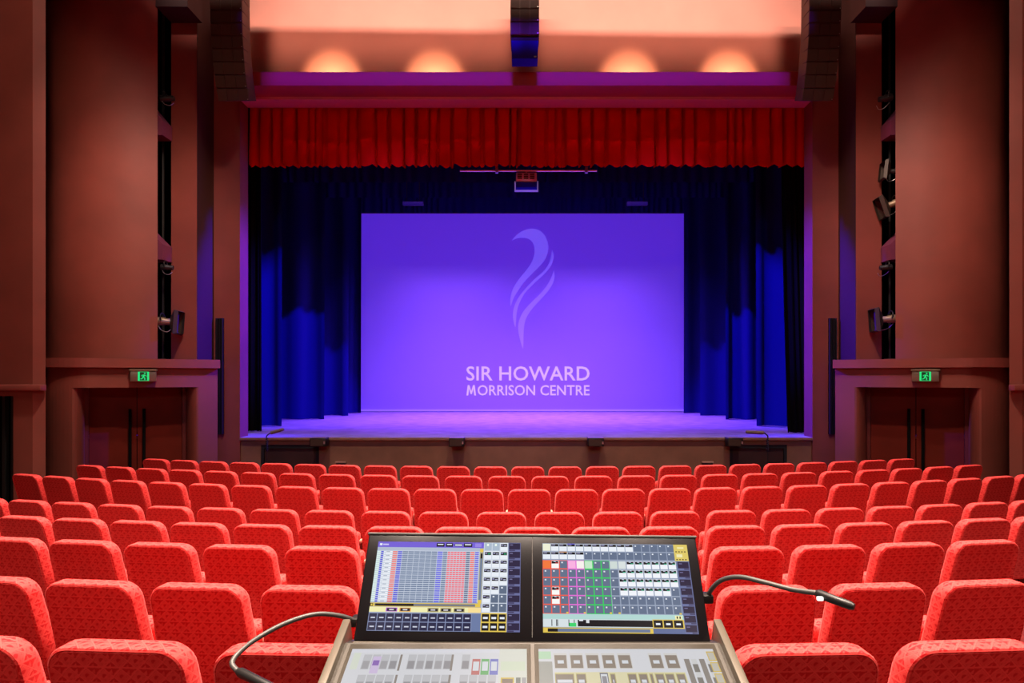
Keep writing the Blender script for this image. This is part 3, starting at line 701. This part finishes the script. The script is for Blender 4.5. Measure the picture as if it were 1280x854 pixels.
# pitch, index list (0 = on the axis for odd rows; half steps for even rows)
ROWS = [(0.524, [i for i in range(-11, 12)]), (0.541, [i + 0.5 for i in range(-12, 12)]), (0.517, [i for i in range(-12, 13)]),
        (0.545, [i + 0.5 for i in range(-11, 10)]), (0.538, [i for i in range(-9, 9)]), (0.538, [i + 0.5 for i in range(-7, 6)]),
        (0.545, [i for i in range(-5, 5)]), (0.55, [i + 0.5 for i in range(-4, 3)])]
proto = make_seat(); first = True
for k, (pitch, idx) in enumerate(ROWS):
    Rr = ROW_R[k]; vis_n = 0
    hidden = {5: (-2.5, -1.5, -0.5, 0.5), 6: (-1, 0, 1), 7: (-0.5, 0.5)}.get(k, ())
    for j, i in enumerate(idx):
        arc = i * pitch
        if k == 2 and abs(i) > 4: arc += math.copysign((abs(i) - 4) * 0.030, i)
        if k in (0, 1) and i > 6: arc += (i - 6) * 0.012
        th = arc / Rr
        o = proto if first else copy_thing(proto); first = False
        o.location = (Rr * math.sin(th), ROW_D[k] + Rr * (1 - math.cos(th)), ROW_Z[k])
        yaw = -th * 1.0
        o.rotation_euler = (0, 0, -yaw)
        if k < 5:
            lab = 'red patterned theatre seat, %s from the left in the %s' % (ORD[j], ROWNAME[k] + (' from the stage' if k else ' by the stage'))
        elif i in hidden:
            lab = 'red theatre seat hidden behind the lighting console, %s in %s' % (nth[list(hidden).index(i)], ROWNAME[k])
        elif i < 0:
            n_ = len([q for q in idx if q > i and q < 0 and q not in hidden])
            lab = 'red theatre seat, %s leftward of the console in the %s' % (ORD[n_], ROWNAME[k])
        else:
            n_ = len([q for q in idx if q < i and q > 0 and q not in hidden])
            lab = 'red theatre seat, %s rightward of the console in the %s' % (ORD[n_], ROWNAME[k])
        o['label'] = lab

# ------------------------------------------------------------------ lighting console and desk
dk = thing('control_desk', 'black control desk carrying the lighting console', 'desk', (-0.05, 1.15, ROW_Z[7]))
DZ = 1.30 - ROW_Z[7]
MB().bevbox((-0.75, -0.42, DZ - 0.04), (0.75, 0.38, DZ), 0.008).build('desk_top', M['desk'], dk)
for q in (-1, 1): MB().bevbox((q * 0.70 - 0.02, -0.40, 0.0), (q * 0.70 + 0.02, 0.36, DZ - 0.04), 0.004).build('side_panel', M['desk'], dk)
MB().box((-0.68, 0.30, 0.15), (0.68, 0.32, DZ - 0.04)).build('modesty_panel', M['desk'], dk)

con = thing('lighting_console', 'lighting control console with two bright touch screens and side gooseneck lamps', 'console', (-0.054, 1.36, 1.30))
def L(p): return (p[0] + 0.054, p[1] - 1.36, p[2] - 1.30)
# deck: sloped body from the monitor foot towards the operator
DW = 0.3935
deck_far = (1.345, 1.562); deck_near = (0.90, 1.418)
bd = MB().add([(-DW, deck_near[0]-1.36, 0.0), (DW, deck_near[0]-1.36, 0.0), (DW, 0.06, 0.0), (-DW, 0.06, 0.0),
               (-DW, deck_near[0]-1.36, deck_near[1]-1.30), (DW, deck_near[0]-1.36, deck_near[1]-1.30), (DW, deck_far[0]-1.36, deck_far[1]-1.30), (-DW, deck_far[0]-1.36, deck_far[1]-1.30),
               (-DW, 0.06, 0.24), (DW, 0.06, 0.24)],
              [(0,3,2,1),(4,5,6,7),(0,1,5,4),(7,6,9,8),(3,8,9,2),(1,2,9,6,5),(0,4,7,8,3)])
bd.build('body', M['deck'], con)
sl = math.atan2(deck_far[1] - deck_near[1], deck_far[0] - deck_near[0]); dl = math.hypot(deck_far[1] - deck_near[1], deck_far[0] - deck_near[0])
mdk = Matrix.Translation((0, deck_near[0] - 1.36, deck_near[1] - 1.30)) @ Matrix.Rotation(sl, 4, 'X')    # deck frame: y from near to far
for q in (-1, 1):
    MB().bevbox((q * (DW + 0.009) - 0.009, 0.0, -0.10), (q * (DW + 0.009) + 0.009, dl + 0.055, 0.018), 0.004, mdk).build('side_rail', M['console'], con)
# monitor slab
mon_b = Vector((0, 1.362 - 1.36, Z(803.5, 1.362) - 1.30)); mon_t = Vector((0, 1.492 - 1.36, Z(670, 1.492) - 1.30))
ML = (mon_t - mon_b).length; tl = math.atan2(mon_t.z - mon_b.z, mon_t.y - mon_b.y); MW = 0.381
mm = Matrix.Translation(mon_b) @ Matrix.Rotation(R(0.62), 4, 'Y') @ Matrix.Rotation(tl, 4, 'X')          # monitor frame: x right, y up the face, z out of it
mn = MB(); mn.bevbox((-MW, 0, -0.030), (MW, ML, 0.0), 0.004, mm); mo = mn.build('monitor_bezel', M['console_dark'], con)
MB().bevbox((-MW - 0.002, ML - 0.001, -0.030), (MW + 0.002, ML + 0.004, 0.002), 0.001, mm).build('top_edge', M['hose'], mo)
MB().box((-0.0008, 0.01, 0.0002), (0.0008, ML - 0.004, 0.0012), mm).build('centre_seam', M['hose'], mo)
MB().bevbox((-MW, -0.012, -0.02), (MW, -0.002, 0.006), 0.003, mm).build('hinge_strip', M['console'], con)

# screen pictures: one flat sheet of coloured cells per screen
def ui_material():
    m = bpy.data.materials.new('screen_picture'); m.use_nodes = True; nt = m.node_tree; b = nt.nodes['Principled BSDF']
    a = nt.nodes.new('ShaderNodeVertexColor'); a.layer_name = 'picture'
    b.inputs['Base Color'].default_value = (0.003, 0.003, 0.003, 1); b.inputs['Roughness'].default_value = 0.25; b.inputs['Specular IOR Level'].default_value = 0.15
    nt.links.new(a.outputs[0], b.inputs['Emission Color']); b.inputs['Emission Strength'].default_value = 1.0; return m
UI = ui_material()
def srgb(c): return tuple((x / 255 / 12.92) if x / 255 <= 0.04045 else ((x / 255 + 0.055) / 1.055) ** 2.4 for x in c)
def ui_sheet(name, rects, x0, x1, y0, y1, z, m4, parent, bg, dim=1.0):
    us = sorted({0.0, 1.0} | {round(v, 4) for r in rects for v in (r[0], r[2])}); vs_ = sorted({0.0, 1.0} | {round(v, 4) for r in rects for v in (r[1], r[3])})
    ui = {u: i for i, u in enumerate(us)}; vi = {v: i for i, v in enumerate(vs_)}
    nu, nv = len(us), len(vs_); grid = [[srgb(bg)] * (nu - 1) for _ in range(nv - 1)]
    for r in rects:
        c = tuple(q * dim for q in srgb(r[4]))
        for j in range(vi[round(r[1], 4)], vi[round(r[3], 4)]):
            row = grid[j]
            for i in range(ui[round(r[0], 4)], ui[round(r[2], 4)]): row[i] = c
    verts = [m4 @ Vector((x0 + (x1 - x0) * u, y1 + (y0 - y1) * v, z)) for v in vs_ for u in us]
    faces = []; cols = []
    for j in range(nv - 1):
        i = 0
        while i < nu - 1:
            faces.append((j*nu+i, (j+1)*nu+i, (j+1)*nu+i+1, j*nu+i+1)); cols.append(grid[j][i]); i += 1
    mb = MB().add(verts, faces); o = mb.build(name, UI, parent)
    at = o.data.color_attributes.new('picture', 'FLOAT_COLOR', 'CORNER'); buf = []
    for c in cols: buf += [c[0], c[1], c[2], 1.0] * 4
    at.data.foreach_set('color', buf); return o
Wt = (232, 238, 246); NV = (34, 36, 70); GR = (108, 124, 152); LG = (150, 164, 190); YE = (226, 196, 84); PY = (240, 236, 176); BK = (16, 14, 24)
RD = (240, 112, 124); BL = (86, 84, 214); PU = (116, 96, 214)
def left_ui():
    q = []; r = lambda a, b, c, d, k: q.append((a, b, c, d, k))
    r(0, 0, 0.745, 0.066, PU); r(0.012, 0.02, 0.03, 0.045, Wt); r(0.035, 0.025, 0.075, 0.042, (200, 196, 240))
    for a, b in ((0.41, 0.465), (0.475, 0.525), (0.60, 0.66)): r(a, 0.012, b, 0.055, BK); r(a + 0.008, 0.022, b - 0.008, 0.034, Wt)
    r(0.535, 0.016, 0.592, 0.05, (70, 66, 110)); r(0.54, 0.026, 0.588, 0.04, Wt); r(0.68, 0.012, 0.725, 0.055, (150, 132, 226))
    r(0, 0.066, 0.715, 0.105, (176, 186, 206))
    cols = [(0.0, 0.028, (216, 238, 230)), (0.028, 0.048, BL), (0.048, 0.058, Wt), (0.058, 0.11, (236, 240, 246)), (0.11, 0.145, (238, 126, 118)), (0.145, 0.178, BL)]
    cols += [(0.178 + k * 0.0405, 0.178 + (k + 1) * 0.0405, (112, 128, 158)) for k in range(6)]
    cols += [(0.421, 0.46, (104, 104, 222)), (0.46, 0.492, (112, 128, 158))]
    cols += [(0.492 + k * 0.0215, 0.492 + (k + 1) * 0.0215, RD) for k in range(6)]
    cols += [(0.621, 0.65, (104, 112, 140)), (0.65, 0.682, (240, 120, 112)), (0.682, 0.712, (112, 106, 224))]
    n = 25; h = (0.69 - 0.105) / n
    r(0, 0.105, 0.715, 0.69, (196, 206, 222))
    for k in range(n):
        y = 0.105 + k * h
        for a, b, c in cols: r(a, y + h * 0.36, b - 0.003, y + h, c)
        if k % 2 == 0: r(0.064, y + h * 0.45, 0.09, y + h * 0.75, (150, 160, 180))
    r(0.716, 0.075, 0.74, 0.70, (176, 170, 140)); r(0.721, 0.13, 0.735, 0.66, GR); r(0.721, 0.13, 0.735, 0.19, BK); r(0.716, 0.075, 0.74, 0.115, YE); r(0.716, 0.66, 0.74, 0.70, YE)
    r(0, 0.70, 0.735, 0.742, YE); r(0.03, 0.708, 0.70, 0.735, (120, 122, 130)); r(0.035, 0.708, 0.29, 0.735, BK); r(0.0, 0.706, 0.02, 0.738, BK); r(0.005, 0.712, 0.016, 0.732, YE)
    r(0, 0.745, 0.74, 0.80, PY); r(0.655, 0.745, 0.74, 0.80, (248, 222, 150))
    for a, k in ((0.11, (176, 84, 216)), (0.20, (232, 160, 70)), (0.385, (190, 176, 120)), (0.47, (190, 176, 120)), (0.558, (190, 176, 120))):
        r(a, 0.752, a + 0.075, 0.795, k); r(a + 0.006, 0.758, a + 0.069, 0.789, (40, 40, 44)); r(a + 0.022, 0.766, a + 0.052, 0.781, (210, 206, 210))
    r(0, 0.81, 0.715, 1.0, (128, 140, 178))
    for j in range(2):
        for k in range(12):
            a = 0.004 + k * 0.0565; y = 0.815 + j * 0.094
            r(a, y, a + 0.051, y + 0.085, NV); r(a + 0.012, y + 0.038, a + 0.041, y + 0.052, (198, 202, 222))
    r(0.682, 0.81, 0.74, 1.0, (106, 122, 164))
    r(0.742, 0.0, 0.912, 0.80, (206, 214, 228))
    for j in range(8):
        for k in range(3):
            a = 0.747 + k * 0.0555; y = 0.005 + j * 0.099
            if j == 0 and k < 2: r(a, y, a + 0.05, y + 0.09, (170, 186, 204)); r(a + 0.016, y + 0.01, a + 0.03, y + 0.035, (240, 252, 240)); continue
            if (j == 5 and k == 2) or (j > 5 and k > 0): r(a, y, a + 0.05, y + 0.09, (94, 108, 132)); r(a + 0.012, y + 0.015, a + 0.024, y + 0.03, Wt); continue
            r(a, y, a + 0.05, y + 0.09, Wt); r(a + 0.003, y + 0.008, a + 0.047, y + 0.045, BK)
            r(a + 0.006, y + 0.016, a + 0.02, y + 0.030, (150, 150, 190)); r(a + 0.025, y + 0.024, a + 0.042, y + 0.036, (60, 180, 130) if (j == 1 and k != 1) else (170, 172, 200))
    r(0.742, 0.80, 0.912, 1.0, YE)
    for j in range(2):
        for k in range(3):
            a = 0.748 + k * 0.0555; y = 0.812 + j * 0.095
            r(a, y, a + 0.047, y + 0.08, BK); r(a + 0.008, y + 0.03, a + 0.039, y + 0.052, Wt)
    r(0.914, 0.0, 1.0, 1.0, (104, 108, 156))
    for j in range(10): r(0.918, 0.006 + j * 0.1, 0.996, 0.08 + j * 0.1, (42, 34, 66)); r(0.925, 0.02 + j * 0.1, 0.945, 0.03 + j * 0.1, (120, 116, 160)); r(0.918, 0.084 + j * 0.1, 0.96, 0.096 + j * 0.1, (60, 52, 88))
    return q
def right_ui():
    q = []; r = lambda a, b, c, d, k: q.append((a, b, c, d, k))
    nc = 16; cw = 0.91 / nc
    r(0, 0, 0.91, 0.8, (150, 162, 186))
    for j in range(2):
        for k in range(nc):
            a = k * cw; y = j * 0.096
            full = k < 11 if j == 0 else k < 5
            r(a + 0.003, y + 0.005, a + cw - 0.002, y + 0.09, Wt if full else (98, 112, 138))
            if full: r(a + 0.004, y + 0.008, a + cw - 0.003, y + 0.036, BK); r(a + 0.008, y + 0.014, a + cw * 0.55, y + 0.024, (150, 150, 190))
            else: r(a + 0.012, y + 0.016, a + 0.022, y + 0.03, Wt)
    r(0.003, 0.005, cw - 0.002, 0.09, (236, 238, 214)); r(cw * 3 + 0.003, 0.002, cw * 4 - 0.002, 0.01, (96, 84, 220)); r(cw * 2, 0.098, cw * 3, 0.106, (230, 170, 110))
    r(0.905, 0, 1.0, 0.195, (222, 200, 104))
    for k in range(4): r(0.915 + k * 0.02, 0.08, 0.926 + k * 0.02, 0.092, (70, 50, 30)); r(0.915 + k * 0.02, 0.172, 0.926 + k * 0.02, 0.184, (70, 50, 30))
    r(0.93, 0.03, 0.975, 0.05, (240, 232, 170)); r(0.92, 0.115, 0.96, 0.15, (240, 232, 180))
    edge = [(236, 92, 74)] * 3 + [(226, 110, 214)] * 2 + [(48, 206, 92)] * 3 + [(150, 162, 186)] * 8
    for j in range(6):
        for k in range(nc):
            a = k * cw; y = 0.20 + j * 0.1
            r(a, y, a + cw, y + 0.1, edge[k])
            c = (98, 112, 138)
            if k >= 9 and j < 4 and not (k == 9 and j == 0) and not (k == 15 and j == 3): c = (240, 243, 250)
            if k == 1 and j in (0, 3, 4): c = (248, 248, 246)
            if j == 0: c = {0: (242, 120, 60), 3: (248, 176, 224), 4: (246, 240, 236), 5: (196, 232, 200), 8: (206, 218, 214), 9: (216, 224, 224)}.get(k, c)
            r(a + 0.004, y + 0.006, a + cw - 0.003, y + 0.093, c)
            if c == (240, 243, 250) or (k == 1 and j in (0, 3, 4)):
                r(a + 0.005, y + 0.01, a + cw - 0.006, y + 0.04, BK); r(a + 0.02, y + 0.008, a + 0.034, y + 0.02, (190, 200, 220))
                r(a + 0.03, y + 0.028, a + 0.05, y + 0.038, (210, 60, 60) if k == 1 else (50, 170, 130))
            elif c == (98, 112, 138): r(a + 0.014, y + 0.018, a + 0.025, y + 0.034, (222, 226, 236))
    for k in (3, 5, 8, 9, 16): r(k * cw - 0.018, 0.778, k * cw - 0.004, 0.796, YE)
    r(0, 0.80, 0.915, 0.855, (176, 214, 210)); r(0.86, 0.808, 0.905, 0.848, PY); r(0.87, 0.815, 0.879, 0.84, BK); r(0.888, 0.815, 0.897, 0.84, BK)
    r(0, 0.855, 0.915, 0.94, (214, 224, 228))
    for a in (0.055, 0.085, 0.092, 0.165, 0.20): r(a, 0.86, a + 0.005, 0.93, BK)
    r(0.17, 0.895, 0.215, 0.935, (60, 210, 110)); r(0.225, 0.862, 0.71, 0.932, BK); r(0.28, 0.86, 0.30, 0.895, (220, 224, 228)); r(0.235, 0.862, 0.26, 0.875, Wt)
    r(0.71, 0.85, 0.915, 0.945, YE)
    for k in range(3): r(0.716 + k * 0.066, 0.858, 0.775 + k * 0.066, 0.936, BK); r(0.731 + k * 0.066, 0.888, 0.76 + k * 0.066, 0.908, Wt)
    r(0, 0.945, 0.71, 1.0, YE); r(0.03, 0.955, 0.69, 0.99, (104, 120, 152)); r(0.03, 0.955, 0.095, 0.99, BK); r(0.71, 0.945, 0.915, 1.0, (92, 106, 150))
    r(0.915, 0.20, 1.0, 1.0, (104, 112, 158))
    for j in range(8): r(0.92, 0.206 + j * 0.1, 0.994, 0.28 + j * 0.1, (42, 32, 62)); r(0.928, 0.222 + j * 0.1, 0.95, 0.232 + j * 0.1, (110, 106, 150)); r(0.96, 0.284 + j * 0.1, 0.994, 0.296 + j * 0.1, (60, 52, 88))
    return q
def lower_left_ui():
    q = []; r = lambda a, b, c, d, k: q.append((a, b, c, d, k)); PG = (206, 208, 214); DG = (160, 160, 166)
    r(0, 0, 1, 0.03, (236, 238, 248)); r(0.02, 0.03, 0.06, 0.16, (232, 240, 226))
    for b0 in range(6):
        y = 0.045 + b0 * 0.155
        for k in range(15):
            a = 0.08 + k * 0.0505
            if k == 4 or k == 10 or (b0 == 0 and k > 11): continue
            r(a, y, a + 0.045, y + 0.115, PG); r(a + 0.004, y + 0.05, a + 0.041, y + 0.11, DG if k % 2 else (176, 176, 182))
        for a in (0.285, 0.575): r(a, y, a + 0.012, y + 0.125, (150, 142, 136))
    r(0.135, 0.06, 0.18, 0.19, (224, 206, 244)); r(0.14, 0.09, 0.175, 0.13, (150, 110, 200)); r(0.0, 0.27, 0.05, 0.38, (222, 216, 250)); r(0.01, 0.30, 0.04, 0.35, (150, 140, 230))
    for a, c in ((0.695, (206, 120, 120)), (0.745, (110, 190, 120)), (0.795, (120, 130, 214))): r(a, 0.08, a + 0.045, 0.20, c); r(a + 0.006, 0.10, a + 0.039, 0.17, Wt)
    r(0.845, 0, 1, 1, (232, 236, 226)); r(0.855, 0.10, 0.99, 0.17, (226, 238, 214))
    r(0.858, 0.22, 0.93, 0.46, YE); r(0.865, 0.23, 0.923, 0.45, (140, 124, 110)); r(0.94, 0.22, 0.965, 0.40, (120, 132, 128)); r(0.94, 0.37, 0.965, 0.40, (90, 210, 110))
    for k in range(3): r(0.972, 0.22 + k * 0.08, 0.995, 0.28 + k * 0.08, (170, 172, 176))
    return q
def lower_right_ui():
    q = []; r = lambda a, b, c, d, k: q.append((a, b, c, d, k)); BT = (150, 138, 126)
    r(0, 0.02, 0.07, 0.08, (196, 236, 200)); r(0, 0.10, 0.075, 1, (176, 178, 172))
    for a in (0.085, 0.175, 0.265, 0.355, 0.445, 0.62, 0.71): r(a, 0.035, a + 0.075, 0.155, (228, 226, 222)); r(a + 0.004, 0.05, a + 0.071, 0.15, BT); r(a + 0.02, 0.09, a + 0.055, 0.115, Wt)
    r(0.085, 0.18, 0.80, 0.33, (238, 232, 190))
    for a, b in ((0.085, 0.19), (0.20, 0.255), (0.385, 0.415), (0.48, 0.53), (0.54, 0.59), (0.60, 0.62), (0.63, 0.68), (0.685, 0.735), (0.745, 0.795)):
        r(a, 0.19, b, 0.30, (206, 196, 130)); r(a + 0.004, 0.197, b - 0.004, 0.293, BT); r(a + 0.012, 0.235, b - 0.012, 0.258, Wt)
    r(0.33, 0.185, 0.375, 0.30, (120, 124, 136)); r(0.335, 0.195, 0.37, 0.29, Wt); r(0.34, 0.21, 0.365, 0.28, (150, 150, 160))
    for a, b in ((0.085, 0.27), (0.275, 0.45), (0.455, 0.63), (0.635, 0.80)):
        r(a, 0.34, b, 0.46, (240, 242, 242)); r(b - 0.05, 0.36, b - 0.015, 0.44, (160, 170, 140)); r(b - 0.045, 0.40, b - 0.03, 0.42, (90, 190, 90))
        r(a, 0.48, b, 0.52, (250, 236, 150)); r(a, 0.54, b, 0.68, (236, 240, 240)); r(a, 0.72, b, 0.88, (206, 208, 206))
    r(0.275, 0.42, 0.40, 0.46, (180, 178, 240))
    for a in (0.815, 0.855, 0.90, 0.94): r(a, 0.08, a + 0.03, 0.50, (146, 140, 134) if a in (0.815, 0.90) else (222, 224, 226))
    for k in range(4): r(0.855, 0.12 + k * 0.10, 0.885, 0.18 + k * 0.10, (130, 128, 124)); r(0.94, 0.12 + k * 0.10, 0.97, 0.18 + k * 0.10, (130, 128, 124))
    for k in range(3): r(0.955, 0.02 + k * 0.085, 1.0, 0.095 + k * 0.085, YE); r(0.96, 0.028 + k * 0.085, 0.995, 0.087 + k * 0.085, (208, 204, 190))
    return q
sy0, sy1 = ML * 0.087, ML * 0.925
ui_sheet('screen', left_ui(), -MW + 0.762 * 0.033, -MW + 0.762 * 0.465, sy0, sy1, 0.0006, mm, mo, (150, 162, 190))
ui_sheet('screen', right_ui(), -MW + 0.762 * 0.5305, -MW + 0.762 * 0.969, sy0, sy1, 0.0006, mm, mo, (120, 134, 164))
for nm_, rects, a, b in (('touch_screen', lower_left_ui(), -0.372, -0.012), ('touch_screen', lower_right_ui(), 0.012, 0.372)):
    fr_ = MB().bevbox((a - 0.008, 0.06, 0.0), (b + 0.008, dl - 0.006, 0.003), 0.001, mdk).build('touch_panel', M['deck'], con)
    ui_sheet(nm_, rects, a, b, 0.09, dl - 0.022, 0.0036, mdk, fr_, (200, 202, 208), 0.72)
# gooseneck lamps
def goose(path, head, spotp):
    pts = [L(P(*p)) for p in path]; g = MB().tube(spline(pts, 8), 0.0052, 10).build('gooseneck_lamp', M['hose'], con)
    h = [Vector(L(P(*p))) for p in head]
    MB().tube([h[0], h[0].lerp(h[1], 0.08), h[0].lerp(h[1], 0.9), h[1]], [0.006, 0.0095, 0.0085, 0.006], 12).build('lamp_head', M['blackmetal'], g)
    p = Vector(L(P(*spotp))); MB().bevbox(p - Vector((0.006, 0.004, 0.004)), p + Vector((0.006, 0.004, 0.004)), 0.002).build('lamp_diode', M['white'], g)
    b = Vector(pts[0]); MB().bevbox(b - Vector((0.012, 0.012, 0.010)), b + Vector((0.012, 0.02, 0.010)), 0.004).build('socket', M['blackmetal'], g)
goose([(446, 777, 1.44), (425, 770, 1.42), (395, 768, 1.395), (360, 778, 1.365), (325, 796, 1.33), (300, 815, 1.30), (290, 829, 1.275), (297, 839, 1.26)],
      [(297, 839, 1.26), (352, 866, 1.20)], (330, 858, 1.215))
goose([(884, 748, 1.46), (890, 736, 1.45), (903, 725, 1.43), (925, 721.5, 1.40), (955, 728, 1.36), (990, 737, 1.32), (1022, 741.5, 1.285)],
      [(1020, 741.3, 1.287), (1068, 759, 1.235)], (1025, 748.5, 1.268))
